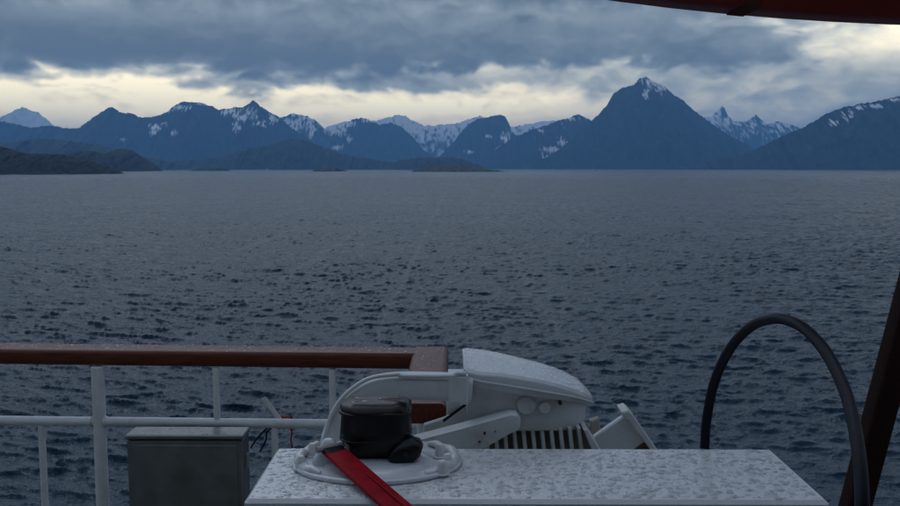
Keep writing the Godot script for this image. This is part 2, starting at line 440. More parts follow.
# ---------------------------------------------------------------- materials
func make_materials():
	M.land = mat(Color(1, 1, 1), 0.95, 0.0, 0.2); M.land.vertex_color_use_as_albedo = true
	var wn := fnl(201, 0.010, 5); wn.fractal_gain = 0.6
	var wave := wn.get_seamless_image(1024, 1024, false, false, 0.15, true); wave.convert(Image.FORMAT_L8)
	M.sea = tri(mat(Color(0.008, 0.026, 0.044), 0.28, 0.0, 0.28), Vector3(1 / 13.0, 1 / 13.0, 1 / 8.0))
	M.sea.normal_enabled = true; M.sea.normal_texture = normal_tex(wave, 15.0); M.sea.normal_scale = 1.5
	var soft := noise_img(210, 0.012, 5, 512); var grain := noise_img(211, 0.06, 4, 512); var blot := noise_img(212, 0.02, 4, 512, true)
	# white ship's paint, rained on
	M.paint = tri(mat(Color(1, 1, 1), 0.55), Vector3(2.2, 2.2, 2.2))
	M.paint.albedo_texture = ramp_tex(soft, [[0.0, Color(0.50, 0.50, 0.47)], [0.3, Color(0.60, 0.61, 0.59)], [0.55, Color(0.66, 0.67, 0.66)], [1.0, Color(0.72, 0.73, 0.73)]])
	M.paint.normal_enabled = true; M.paint.normal_texture = normal_tex(grain, 1.2); M.paint.normal_scale = 0.35
	M.paint.roughness_texture = ramp_tex(blot, [[0.0, Color(0.4, 0.4, 0.4)], [0.6, Color(1, 1, 1)], [1.0, Color(1, 1, 1)]])
	M.wet_paint = tri(mat(Color(1, 1, 1), 0.50), Vector3(4.6, 6.0, 8.5))
	M.wet_paint.albedo_texture = ramp_tex(grain, [[0.0, Color(0.54, 0.56, 0.58)], [0.35, Color(0.61, 0.63, 0.64)], [0.6, Color(0.65, 0.67, 0.68)], [1.0, Color(0.70, 0.72, 0.73)]])
	M.wet_paint.normal_enabled = true; M.wet_paint.normal_texture = normal_tex(grain, 2.0); M.wet_paint.normal_scale = 0.3
	M.wet_paint.roughness_texture = ramp_tex(soft, [[0.0, Color(0.18, 0.18, 0.18)], [0.45, Color(0.4, 0.4, 0.4)], [0.6, Color(0.9, 0.9, 0.9)], [1.0, Color(1, 1, 1)]])
	M.wet_paint.clearcoat_enabled = true; M.wet_paint.clearcoat = 0.6; M.wet_paint.clearcoat_roughness = 0.15
	# varnished teak
	var wood := fnl(220, 0.02, 4).get_seamless_image(512, 512, false, false, 0.15, true); wood.convert(Image.FORMAT_L8)
	M.wood = tri(mat(Color(1, 1, 1), 0.42, 0.0, 0.35), Vector3(0.9, 14.0, 14.0))
	M.wood.albedo_texture = ramp_tex(wood, [[0.0, Color(0.055, 0.013, 0.006)], [0.5, Color(0.10, 0.024, 0.010)], [1.0, Color(0.16, 0.044, 0.020)]])
	M.wood_return = tri(M.wood.duplicate(), Vector3(14.0, 14.0, 0.9))
	M.tin = tri(mat(Color(1, 1, 1), 0.38, 0.75), Vector3(1.7, 1.7, 1.7))
	M.tin.albedo_texture = ramp_tex(soft, [[0.0, Color(0.14, 0.15, 0.145)], [0.5, Color(0.19, 0.20, 0.195)], [1.0, Color(0.24, 0.25, 0.245)]])
	M.black = tri(mat(Color(0.006, 0.006, 0.007), 0.34, 0.0, 0.4), Vector3(6, 6, 6))
	M.black.normal_enabled = true; M.black.normal_texture = normal_tex(soft, 2.0); M.black.normal_scale = 0.5
	M.rubber = tri(mat(Color(0.006, 0.007, 0.015), 0.45, 0.0, 0.35), Vector3(8, 8, 8))
	M.rubber.normal_enabled = true; M.rubber.normal_texture = normal_tex(grain, 1.5); M.rubber.normal_scale = 0.4
	M.red = tri(mat(Color(1, 1, 1), 0.6, 0.0, 0.2), Vector3(5, 5, 5))
	M.red.albedo_texture = ramp_tex(soft, [[0.0, Color(0.16, 0.003, 0.008)], [0.4, Color(0.27, 0.005, 0.014)], [1.0, Color(0.34, 0.007, 0.018)]])
	M.red_cord = mat(Color(0.30, 0.012, 0.02), 0.8)
	M.hull_red = tri(mat(Color(1, 1, 1), 0.5), Vector3(0.8, 0.8, 0.8))
	M.hull_red.albedo_texture = ramp_tex(soft, [[0.0, Color(0.17, 0.010, 0.007)], [0.5, Color(0.25, 0.015, 0.010)], [1.0, Color(0.30, 0.020, 0.013)]])
	M.strap = mat(Color(0.11, 0.022, 0.014), 0.85)
	M.brown = tri(mat(Color(1, 1, 1), 0.7, 0.0, 0.25), Vector3(3, 3, 3))
	M.brown.albedo_texture = ramp_tex(grain, [[0.0, Color(0.012, 0.005, 0.004)], [0.5, Color(0.022, 0.008, 0.006)], [1.0, Color(0.036, 0.013, 0.009)]])
	M.rust_and_hole_shade = mat(Color(0.10, 0.045, 0.018), 0.9)  # rusty bolts, and the painted shade of the bracket hole
	M.steel = tri(mat(Color(0.30, 0.29, 0.27), 0.5, 0.4), Vector3(6, 6, 6))
	M.beige = mat(Color(0.40, 0.35, 0.29), 0.8)
	M.deck = tri(mat(Color(1, 1, 1), 0.6), Vector3(0.7, 0.7, 0.7))
	M.deck.albedo_texture = ramp_tex(soft, [[0.0, Color(0.05, 0.07, 0.06)], [1.0, Color(0.09, 0.12, 0.10)]])
	M.navy = mat(Color(0.02, 0.02, 0.025), 0.5)
	M.drop = mat(Color(0.95, 0.97, 1.0), 0.03)
	M.drop.transparency = BaseMaterial3D.TRANSPARENCY_ALPHA
	M.drop.albedo_color.a = 0.1

# ---------------------------------------------------------------- the ship
func drops(parent: Node, count: int, sd: int, place: Callable, r_lo: float, r_hi: float):
	var m := SphereMesh.new(); m.radius = 1.0; m.height = 1.0; m.is_hemisphere = true; m.radial_segments = 8; m.rings = 3
	var rng := RandomNumberGenerator.new(); rng.seed = sd
	var mm := MultiMesh.new(); mm.transform_format = MultiMesh.TRANSFORM_3D; mm.mesh = m; mm.instance_count = count
	for k in count:
		var p: Vector3 = place.call(rng)
		var r := lerpf(r_lo, r_hi, pow(rng.randf(), 2.5))
		mm.set_instance_transform(k, Transform3D(Basis.from_euler(Vector3(0, rng.randf() * TAU, 0)).scaled(Vector3(r * rng.randf_range(0.8, 1.5), r * 0.55, r)), p))
	var o := MultiMeshInstance3D.new(); o.name = "raindrops"; o.multimesh = mm; o.material_override = M.drop
	parent.add_child(o, true)
	o.set_meta("kind", "stuff")

func make_ship():
	var s := bevel_box(Vector3(-9, DECK - 0.25, -2.75), Vector3(9, DECK, 3.2), 0.02)
	tag(build(done(s), "deck", M.deck), "green painted steel deck under the railing and locker", "deck", "", "structure")
	s = bevel_box(Vector3(-9, -2.0, -2.70), Vector3(9, DECK - 0.25, 3.2), 0.02)
	tag(build(done(s), "ship_side", M.navy), "dark ship's side dropping from the deck to the sea", "hull", "", "structure")
	s = bevel_box(Vector3(-9, DECK, 1.1), Vector3(9, DECK + 3.0, 1.3), 0.01)
	tag(build(done(s), "deckhouse_wall", M.paint), "white deckhouse wall behind the camera", "wall", "", "structure")
	s = bevel_box(Vector3(-9, DECK + 2.45, -0.55), Vector3(9, DECK + 2.6, 1.097), 0.01)
	tag(build(done(s), "deck_overhang", M.paint), "white deck overhang above the camera", "ceiling", "", "structure")

func make_railing():
	var root := thing("ship_railing", Vector3(0, DECK, -2.45), "white ship railing with a varnished wooden handrail turning a corner", "railing")
	var off := -root.position
	var y := EYE.y - 0.50
	# the rail runs from the left to the corner, very slightly nearer at its right end
	var a := on(-40, 348.0, y); var b := on(416, 353.2, y)
	var dir := (b - a).normalized()
	var a2 := a - dir * 1.6
	var nb := Vector3(dir.z, 0, -dir.x)         # towards the sea is -nb or +nb; only used symmetrically
	# section of the handrail: 100 wide, 44 thick, rounded top edges
	var sec := rrect(Vector2(0, -0.022), 0.050, 0.022, 0.014, 4)
	var back_mid := Vector3(0, 0, -0.038)
	var hr := build(done(tube([a2 + back_mid + off, a + back_mid + off, b + back_mid + off], [1.0], 0, null, sec)), "handrail", M.wood, root)
	hr.set_meta("label", "long varnished wooden handrail beaded with rain")
	# return towards the viewer: right edge near x of picture column 448
	var xr := on(448, 360, y).x
	var z_far := b.z - 0.088; var z_near := on(420, 403.5, y).z
	build(done(tube([Vector3(xr - 0.050, y, z_far) + off, Vector3(xr - 0.050, y, z_near) + off], [1.0], 0, null, sec)), "handrail_return", M.wood_return, root).set_meta("label", "short handrail end turned towards the viewer")
	# mid rail, posts and bars
	var ym := y - 0.20
	var ma := on(0, 420.5, ym); var mb := on(325, 424.0, ym)
	var md := (mb - ma).normalized()
	build(done(tube([ma - md * 1.9 + off, mb + md * 0.30 + off], [0.0135], 12)), "mid_rail", M.paint, root)
	var low := y - 0.62
	build(done(tube([ma - md * 1.9 + off + Vector3(0, low - ym, 0), mb + md * 0.30 + off + Vector3(0, low - ym, 0)], [0.0135], 12)), "lower_rail", M.paint, root)
	for px in [-135.0, 102.0]:
		var p := on(px, 420, ym); p.z = ma.z + md.z / md.x * (p.x - ma.x)
		build(done(tube([Vector3(p.x, DECK - 0.002, p.z) + off, Vector3(p.x, y - 0.046, p.z) + off], [0.0175], 14)), "post", M.paint, root)
		for sx in [-1, 1]:
			var wj := Vector3(p.x + sx * 0.0175, ym, p.z + sx * 0.0175 * md.z / md.x) + off
			build(done(tube([wj - md * 0.003, wj, wj + md * 0.004 * sx], [0.0165, 0.0165, 0.0142], 12)), "weld_bead", M.paint, root)
	for px in [-16.0, 220.0, 335.0]:
		var p := on(px, 420, ym); p.z = ma.z + md.z / md.x * (p.x - ma.x)
		build(done(tube([Vector3(p.x, ym + 0.008, p.z) + off, Vector3(p.x, y - 0.046, p.z) + off], [0.0095], 10)), "upper_bar", M.paint, root)
	for px in [-75.0, 43.0, 161.0, 277.0]:
		var p := on(px, 420, ym); p.z = ma.z + md.z / md.x * (p.x - ma.x)
		build(done(tube([Vector3(p.x, low + 0.01, p.z) + off, Vector3(p.x, ym - 0.008, p.z) + off], [0.0095], 10)), "lower_bar", M.paint, root)
	var pr := Vector3(xr - 0.05, 0, z_near - 0.12)
	build(done(tube([Vector3(pr.x, DECK - 0.002, pr.z) + off, Vector3(pr.x, y - 0.046, pr.z) + off], [0.0175], 14)), "post", M.paint, root)
	var pc := Vector3(xr - 0.05, 0, b.z - 0.04)
	build(done(tube([Vector3(pc.x, DECK - 0.002, pc.z) + off, Vector3(pc.x, y - 0.046, pc.z) + off], [0.0175], 14)), "post", M.paint, root)
	drops(root, 600, 5, func(g): return a.lerp(b, g.randf_range(0.0, 1.0)) + Vector3(0, 0.0, -0.038 + g.randf_range(-0.038, 0.040)) + off, 0.0013, 0.0036)
	drops(root, 150, 6, func(g): return Vector3(xr - 0.05 + g.randf_range(-0.037, 0.037), y, g.randf_range(z_far, z_near)) + off, 0.0013, 0.0036)
	return root

func make_cabinet():
	var yt := EYE.y - 0.70
	var fl := on(124.5, 435.2, yt); var fr := on(243.5, 435.2, yt); var bk := on(200, 426.6, yt)
	var z0 := fl.z; var z1 := bk.z
	var root := thing("junction_cabinet", Vector3((fl.x + fr.x) / 2, yt - 0.46, (z0 + z1) / 2), "plain grey metal cabinet hanging on the railing's mid rail", "cabinet")
	var w := (fr.x - fl.x) / 2; var d := (z0 - z1) / 2
	build(done(bevel_box(Vector3(-w + 0.003, 0, -d + 0.003), Vector3(w - 0.003, 0.447, d - 0.006), 0.004)), "body", M.tin, root)
	build(done(bevel_box(Vector3(-w, 0.448, -d), Vector3(w, 0.460, d), 0.003)), "lid", M.tin, root)
	build(done(bevel_box(Vector3(-w + 0.018, 0.02, d - 0.0055), Vector3(w - 0.018, 0.432, d - 0.0035), 0.001)), "door", M.tin, root)
	for sx in [-0.7, 0.7]:
		var h := bevel_box(Vector3(sx * w - 0.012, 0.30, -d - 0.05), Vector3(sx * w + 0.012, 0.33, -d + 0.002), 0.003)
		build(done(h), "hook", M.steel, root)
	build(done(bevel_box(Vector3(w - 0.004, 0.36, -0.008), Vector3(w + 0.004, 0.40, 0.008), 0.002)), "hinge", M.steel, root)
	drops(root, 90, 8, func(g): return Vector3(g.randf_range(-w + 0.01, w - 0.01), 0.46, g.randf_range(-d + 0.008, d - 0.008)), 0.002, 0.005)

func make_cord():
	var base := at(284, 424, 2.44)
	var root := thing("tied_cord", base, "white cord end tied to the mid rail with red twine", "cord")
	var L := func(px, py, dz = 0.0): return at(px, py, 2.425 + dz) - base
	build(done(tube(spline([L.call(263.5, 398), L.call(268, 404), L.call(274, 412), L.call(281, 422)], 4), [0.0075, 0.0085, 0.008], 8)), "cord_end", M.paint, root)
	var knot := []
	for k in 25:
		var a := TAU * k / 6.0
		knot.append(L.call(279 + k * 0.5, 422, 0.015) + Vector3(0, cos(a) * 0.017, sin(a) * 0.018))
	build(done(tube(knot, [0.0035], 6)), "twine", M.red_cord, root)
	build(done(tube(spline([L.call(289, 424, -0.02), L.call(292, 432, -0.02), L.call(291, 440, -0.02), L.call(293, 449, -0.02)], 4), [0.0025], 6)), "twine_tail", M.red_cord, root)
	for w in [[[272, 425], [264, 431], [256, 440], [251, 448]], [[274, 427], [267, 432], [266, 440], [260, 452]]]:
		build(done(tube(spline(w.map(func(p): return L.call(p[0], p[1], -0.015)), 4), [0.0028], 6)), "dark_wire", M.rubber, root)

func make_locker():
	var bl := on(277, 447.6, TOP); var br := on(770, 447.6, TOP); var f := on(500, 500.5, TOP)
	var c := Vector3((bl.x + br.x) / 2, DECK, (bl.z + f.z) / 2)
	var w := (br.x - bl.x) / 2; var d := (f.z - bl.z) / 2; var h := TOP - DECK
	var root := thing("steel_locker", c, "wide white steel locker wet with rain, nearest the camera", "locker")
	build(done(bevel_box(Vector3(-w + 0.012, 0, -d + 0.012), Vector3(w - 0.012, h - 0.032, d - 0.012), 0.004)), "body", M.paint, root)
	build(done(bevel_box(Vector3(-w, h - 0.03, -d), Vector3(w, h, d), 0.006)), "lid", M.wet_paint, root)
	drops(root, 6500, 3, func(g): return Vector3(g.randf_range(-w + 0.01, w - 0.01), h, g.randf_range(-d + 0.01, d - 0.01)), 0.0011, 0.0060)
	return root

func make_winch():
	# round flange with painted bolts, black hooded motor
	var c := on(375, 468, TOP); c.z = -1.515; c.x = (375.0 - 456.0) / F * 1.515
	var root := thing("winch_motor", c, "black hooded winch motor on a round bolted white flange", "motor")
	build(done(lathe([[0.146, 0.0005], [0.150, 0.002], [0.150, 0.006], [0.147, 0.009], [0.141, 0.009], [0.134, 0.004], [0.098, 0.003], [0.092, 0.008], [0.080, 0.010]], 48, 1.0, 0.77)), "flange", M.wet_paint, root)
	for p in [[301, 469], [313, 456], [440, 457], [447.5, 467], [442, 474]]:
		var q := on(p[0], p[1], TOP + 0.004) - c
		var bolt := build(done(lathe([[0.0098, 0.0], [0.0105, 0.003], [0.0092, 0.009], [0.0088, 0.018], [0.0055, 0.0235]], 6, 1, 1, true, p[0])), "bolt", M.paint, root)
		bolt.position = q
		build(done(lathe([[0.0125, 0.0], [0.0125, 0.0025], [0.011, 0.003]], 14)), "washer", M.paint, bolt)
	# hood: rounded block, a little wider at the shoulder, narrowing to the foot
	var lump := fnl(77, 1.0, 2)
	var hood := Vector3(at(376, 440, 1.54).x - c.x, 0, -1.54 - c.z)
	var rings := []
	for e in [[0.036, 0.030, 0.008, 0.4], [0.044, 0.036, 0.012, 0.4], [0.052, 0.042, 0.020, 0.4], [0.0605, 0.046, 0.031, 0.35], [0.0645, 0.048, 0.040, 0.35], [0.0650, 0.049, 0.054, 0.35], [0.0645, 0.048, 0.084, 0.35], [0.0655, 0.047, 0.089, 0.35], [0.0645, 0.044, 0.095, 0.35], [0.060, 0.034, 0.099, 0.4], [0.048, 0.018, 0.1015, 0.5]]:
		rings.append(rrect(Vector2.ZERO, e[0], e[1], minf(e[0], e[1]) * (0.5 + e[3] * 0.5), 6).map(func(p):
			var q := hood + Vector3(p.x * 0.955, e[2] * 1.07, p.y)
			return q + Vector3(lump.get_noise_3d(q.x * 38, q.y * 38, q.z * 38), 0.6 * lump.get_noise_3d(q.x * 30 + 9, q.y * 30, q.z * 30), lump.get_noise_3d(q.x * 38, q.y * 38 + 5, q.z * 38)) * 0.0075))
	build(done(loft(rings)), "hood", M.black, root)
	for e in [[0.0642, 0.0500, 0.089, 0.0055], [0.0630, 0.0495, 0.043, 0.003]]:
		var rr := []
		for q in [[-0.004, 0.0], [0.0, 0.15], [0.0, 0.85], [-0.004, 1.0]]:
			rr.append(rrect(Vector2.ZERO, e[0] + q[0], e[1] + q[0], 0.034, 6).map(func(p): return hood + Vector3(p.x, e[2] + e[3] * q[1] + 0.0012 * sin(p.x * 60.0), p.y)))
		build(done(loft(rr)), "hood_rim", M.black, root)
	# raised clamps round the two ends of the flange
	for side in [0.0, PI]:
		var arc := []
		for k in 13:
			var a: float = side + (k / 12.0 - 0.5) * 1.75
			arc.append(Vector3(cos(a) * 0.138, 0.010 + 0.003 * sin(k * 2.1), sin(a) * 0.138 * 0.77))
		build(done(tube(arc, [0.004, 0.007, 0.009, 0.0095, 0.009, 0.0092, 0.009, 0.0088, 0.0092, 0.0095, 0.009, 0.006, 0.004], 10)), "clamp", M.wet_paint, root)
	drops(root, 30, 41, func(g): return hood + Vector3(g.randf_range(-0.045, 0.045), 0.1075, g.randf_range(-0.02, 0.02)), 0.0014, 0.004)
	# lobe with two glands at the right of the foot
	var lobe := at(406, 449, 1.505) - c
	var lr := []
	for e in [[0.016, -0.022], [0.022, -0.016], [0.024, 0.000], [0.018, 0.012], [0.008, 0.020]]:
		lr.append(rrect(Vector2.ZERO, e[0] * 1.15, e[0], e[0] * 0.6, 4).map(func(p): return lobe + Vector3(p.x * 1.1 + e[1] * 0.15, e[1] + p.x * 0.25, p.y)))
	build(done(loft(lr)), "terminal_block", M.black, root)
	for p in [[406, 456]]:
		var q := at(p[0], p[1], 1.474) - c
		build(done(tube([q + Vector3(0, 0, -0.012), q, q + Vector3(0, 0, 0.004)], [0.0058, 0.0052, 0.003], 8)), "gland", M.rubber, root)
	# the red lever, flattened, coming towards the viewer
	var lroot := thing("red_strap", on(352, 470, TOP), "flat red strap lying across the white flange towards the camera", "strap")
	var o: Vector3 = lroot.position
	var path := spline([at(336, 452.5, 1.485) - o, at(349, 464, 1.445) - o, at(370, 483, 1.378) - o, at(395, 505, 1.318) - o, at(425, 531, 1.250) - o], 5)
	var sec := rrect(Vector2.ZERO, 0.0215, 0.0042, 0.004, 4)
	build(done(tube(path, [1.0], 0, null, sec, Vector3(0.15, 1, 0.25).normalized())), "webbing", M.red, lroot)
	var rib := path.map(func(p): return p + Vector3(0.010, 0.0040, 0.003))
	build(done(tube(rib.slice(8), [0.0028], 6)), "folded_edge", M.red, lroot)
	var e0 := at(335, 451.5, 1.488) - o
	build(done(tube([e0 + Vector3(-0.008, 0.004, -0.006), e0 + Vector3(0.006, -0.003, 0.006)], [1.0], 0, null, rrect(Vector2.ZERO, 0.0200, 0.0056, 0.005, 4), Vector3(0.15, 1, 0.25).normalized())), "end_cuff", M.rubber, lroot)
	# lumpy white clevis that carries it
	var cl := []
	var b0 := on(329, 466, TOP) - o
	for e in [[0.024, 0.000], [0.022, 0.010], [0.016, 0.022], [0.015, 0.034], [0.012, 0.043], [0.006, 0.047]]:
		cl.append(rrect(Vector2.ZERO, e[0], e[0] * 0.8, e[0] * 0.5, 4).map(func(p): return b0 + Vector3(p.x - 0.004 - 0.004 * sin(e[1] * 120.0), e[1], p.y - 0.006)))
	build(done(loft(cl)), "clevis", M.wet_paint, lroot)
	build(done(tube([e0 + Vector3(-0.030, 0.006, 0.010), e0 + Vector3(0.012, 0.006, -0.02)], [0.006], 8)), "pin", M.steel, lroot)

func make_davit():
	var z0 := -1.72
	var base := Vector3(0.05, DECK, -1.85)
	var root := thing("folding_davit", base, "white folding davit with a curved arm and boat shaped head cover", "davit")
	var off := -base
	var V := func(px, py, depth = 1.72):
		return at(px, py, depth) + off
	# pedestal that carries it, behind the locker
	build(done(lathe([[0.10, 0.0], [0.10, 0.02], [0.075, 0.025], [0.07, 0.98], [0.09, 1.0]], 24)), "pedestal", M.paint, root).position = Vector3(0.10, 0, 0.0)
	# curved arm: flat bar on edge with a bead along its outer rim
	var mid := spline([V.call(331, 470, 1.70), V.call(333, 445, 1.70), V.call(339, 425, 1.71), V.call(352, 405, 1.715), V.call(371, 391), V.call(396, 386), V.call(430, 386), V.call(458, 387), V.call(472, 388)], 6)
	var sec := rrect(Vector2.ZERO, 0.030, 0.0245, 0.011, 3)
	build(done(tube(mid, [1.0], 0, null, sec.map(func(p): return Vector2(p.y, p.x)), Vector3(0, 0, 1))), "arm", M.paint, root)
	var rim := spline([V.call(322, 455, 1.675), V.call(325, 438, 1.675), V.call(331, 416, 1.68), V.call(345, 395, 1.685), V.call(368, 379, 1.69), V.call(396, 374.5, 1.69), V.call(404, 376, 1.69), V.call(452, 376, 1.69), V.call(456, 373.5, 1.69), V.call(466, 373.5, 1.69)], 6)
	build(done(tube(rim, [0.0042], 8)), "rim_bead", M.wet_paint, root)
	build(done(plate([V.call(448, 372), V.call(468, 372), V.call(468, 401), V.call(448, 399)].map(func(p): return Vector2(p.x, p.y)), z0 + off.z + 0.034, z0 + off.z - 0.03, 0.004)), "sleeve", M.paint, root)
	# head cover: stations along x, [px, top front, top back, bottom, depth front, depth back]
	var st_lid := [[463.5, 366, 348.5, 379, 1.712, 1.935], [469, 370, 348, 383, 1.702, 1.945], [480, 372.5, 348.5, 387, 1.70, 1.945], [500, 374, 351.2, 391, 1.70, 1.94], [520, 377, 355.5, 394.5, 1.70, 1.93], [540, 380.5, 360, 397.5, 1.705, 1.92], [555, 384, 364, 399.5, 1.712, 1.90], [568, 387.5, 369, 401, 1.722, 1.88], [578, 391, 374.5, 402.5, 1.738, 1.86], [585, 394.5, 380.5, 403.5, 1.757, 1.845], [590, 397.5, 387, 404.5, 1.778, 1.835], [592.5, 400, 393, 405, 1.795, 1.825]]
	var rings := []
	for e in st_lid:
		var tf: Vector3 = V.call(e[0], e[1], e[4]); var tb: Vector3 = V.call(e[0], e[2], e[5]); var bf: Vector3 = V.call(e[0], e[3], e[4] + 0.006)
		tb.x = tf.x; bf.x = tf.x
		var top := func(f): return tf.lerp(tb, f)
		var drop := tf.y - bf.y
		var ring := []
		ring.append(bf + Vector3(0, 0, -0.012))
		ring.append(bf)
		ring.append(bf + Vector3(0, 0.003, 0.004))
		ring.append(bf.lerp(tf, 0.45) + Vector3(0, 0, 0.002))
		ring.append(tf + Vector3(0, -drop * 0.22, 0.002))
		ring.append(tf + Vector3(0, -0.004, 0.000))
		ring.append(top.call(0.03) + Vector3(0, 0.0005, 0))
		for f in [0.12, 0.3, 0.5, 0.7, 0.88]: ring.append(top.call(f) + Vector3(0, 0.002 * sin(f * PI), 0))
		ring.append(top.call(0.97))
		ring.append(tb + Vector3(0, -0.006, 0))
		ring.append(tb + Vector3(0, -drop, 0.004))
		ring.append(tb + Vector3(0, -drop, 0.02))
		ring.reverse()
		rings.append(ring)
	build(done(loft(rings, true, true, null, [1, 1, 2, 3, 3, 3, 3, 3, 3, 4, 5, 5, 5, 5, 6, 7])), "head_cover", M.wet_paint, root)
	var bead := st_lid.map(func(e): return V.call(e[0], e[1] + (e[3] - e[1]) * 0.62, e[4] - 0.001))
	build(done(tube(bead, [0.0028], 6)), "cover_seam", M.paint, root)
	# body below the cover
	var st_body := [[467, 374, 421, 1.735, 1.92], [480, 382, 430, 1.725, 1.93], [510, 388, 432.5, 1.722, 1.93], [540, 393, 432.5, 1.726, 1.91], [560, 396, 432.5, 1.735, 1.89], [575, 399, 431.5, 1.752, 1.87], [582, 401, 429, 1.768, 1.855], [585.5, 402.5, 421, 1.785, 1.84]]
	var br := []
	for e in st_body:
		var tf: Vector3 = V.call(e[0], e[1], e[3]); var bf: Vector3 = V.call(e[0], e[2], e[3])
		bf.x = tf.x
		var dz: float = e[4] - e[3]
		var ring := []
		ring.append(bf + Vector3(0, 0.0, -0.012)); ring.append(bf + Vector3(0, 0.004, -0.003)); ring.append(bf + Vector3(0, 0.012, 0.0))
		ring.append(bf.lerp(tf, 0.5)); ring.append(tf)
		ring.append(tf + Vector3(0, 0, -dz)); ring.append(bf + Vector3(0, 0, -dz))
		ring.reverse()
		br.append(ring)
	build(done(loft(br, true, true, null, [1, 2, 3, 3, 3, 4, 5])), "head_body", M.paint, root)
	# hub discs and bolt heads on the body
	for e in [[526, 405.5, 10.0, 0.005], [545, 408, 6.5, 0.001]]:
		var p: Vector3 = V.call(e[0], e[1], 1.722)
		var r: float = e[2] * 1.72 / F
		build(done(tube([p + Vector3(0, 0, -0.02), p + Vector3(0, 0, e[3] * 0.7), p + Vector3(0, 0, e[3])], [r, r, r * 0.82], 24)), "hub", M.paint, root)
	for e in [[560, 402.5, 0.0042], [534, 408, 0.003]]:
		var p: Vector3 = V.call(e[0], e[1], 1.728)
		build(done(tube([p + Vector3(0, 0, -0.01), p + Vector3(0, 0, 0.006), p + Vector3(0, 0, 0.009)], [e[2], e[2], e[2] * 0.6], 6)), "bolt_head", M.rust_and_hole_shade, root)
	# tapered lower arm ending in a rounded eye
	var la := [[408, 458], [413, 437.5], [440, 430.5], [470, 422.5], [498, 414.5], [510, 411.5], [516, 412], [519.5, 416], [519.5, 422], [516, 426.5], [508, 430], [480, 446], [470, 458]].map(func(p): var q: Vector3 = V.call(p[0], p[1], 1.70); return Vector2(q.x, q.y))
	build(done(plate(la, -1.672 + off.z, -1.716 + off.z, 0.003)), "lower_arm", M.paint, root)
	for e in [[484.5, 432.5, 0.0040], [495, 431, 0.0022], [479.5, 441, 0.0030]]:
		var p: Vector3 = V.call(e[0], e[1], 1.675)
		build(done(tube([p + Vector3(0, 0, -0.01), p + Vector3(0, 0, 0.006)], [e[2], e[2] * 0.7], 6)), "rusty_bolt", M.rust_and_hole_shade, root)
	# row of fins below the body
	for k in 11:
		var px := 484.0 + k * 9.3
		var lean := 3.0 + k * 0.15
		var q := [[px, 428], [px + 3.8, 428], [px + 3.8 + lean, 462], [px + lean, 462]].map(func(p): var q2: Vector3 = V.call(p[0], p[1], 1.735); return Vector2(q2.x, q2.y))
		build(done(plate(q, -1.735 + off.z, -1.774 + off.z, 0.0015)), "fin", M.paint, root)
	var edge := [[582, 427], [586, 426.5], [600, 449], [604, 462], [597, 462]].map(func(p): var q2: Vector3 = V.call(p[0], p[1], 1.735); return Vector2(q2.x, q2.y))
	build(done(plate(edge, -1.715 + off.z, -1.82 + off.z, 0.002)), "end_plate", M.paint, root)
	var bd := [[481, 424], [588, 424], [602, 462], [481, 462]].map(func(p): var q2: Vector3 = V.call(p[0], p[1], 1.775); return Vector2(q2.x, q2.y))
	build(done(plate(bd, -1.775 + off.z, -1.79 + off.z, 0.002)), "back_plate", M.beige, root)
	# strut with a dark rod between the arm and the corner of the railing
	build(done(plate([[446, 398], [453, 399], [466, 404], [466, 409], [447, 413]].map(func(p): var q: Vector3 = V.call(p[0], p[1], 1.80); return Vector2(q.x, q.y)), -1.785 + off.z, -1.80 + off.z, 0.002)), "gusset", M.paint, root)
	build(done(plate([[424, 424], [446, 417], [470, 404], [470, 436], [420, 446]].map(func(p): var q: Vector3 = V.call(p[0], p[1], 1.81); return Vector2(q.x, q.y)), -1.805 + off.z, -1.82 + off.z, 0.002)), "web_plate", M.paint, root)
	build(done(tube([V.call(443, 421, 1.78), V.call(467, 403.5, 1.78)], [0.0032], 8)), "dark_rod", M.rubber, root)
	drops(root, 700, 17, func(g):
		var f: float = g.randf_range(0.1, 8.9); var i := int(f); var u: float = f - i; var v: float = g.randf_range(0.06, 0.95)
		var r0: Array = rings[i]; var r1: Array = rings[i + 1]
		var n := r0.size()
		var k: float = lerpf(n - 7, n - 13, v); var ki := int(floor(k))
		return (r0[ki].lerp(r0[ki + 1], k - ki)).lerp(r1[ki].lerp(r1[ki + 1], k - ki), u), 0.0015, 0.005)

func make_bracket():
	var z := 1.86
	var base := at(622, 460, z); base.y = DECK
	var root := thing("bracket", base, "white tilted steel bracket standing right of the davit head", "bracket")
	var V2 := func(p): var q: Vector3 = at(p[0], p[1], z) - base; return Vector2(q.x, q.y)
	var pl := [[590, 441], [597, 435], [622, 417.5], [627, 416], [655, 452], [655, 462], [585, 462]].map(V2)
	build(done(plate(pl, 0.0, -0.02, 0.003)), "panel", M.wet_paint, root)
	var rimp := [[620.5, 410.5], [627, 408.5], [632, 413], [659, 452], [659, 462], [652, 462], [651, 451], [627, 419], [623.5, 418]].map(V2)
	build(done(plate(rimp, 0.014, -0.05, 0.003)), "rim", M.paint, root)
	build(done(plate([[634, 449], [648, 439], [650, 462], [634, 462]].map(V2), 0.004, -0.005, 0.002)), "hole_shade_plate", M.rust_and_hole_shade, root)  # dark plate for the open triangular hole, its shade put into the colour
	build(done(bevel_box(Vector3(-0.03, 0, -0.05), Vector3(0.03, V2.call([622, 455]).y, -0.021), 0.004)), "stand", M.paint, root)
	build(done(plate([[594, 429], [603, 426], [606, 440], [598, 446]].map(V2), -0.06, -0.08, 0.003)), "tab", M.beige, root)

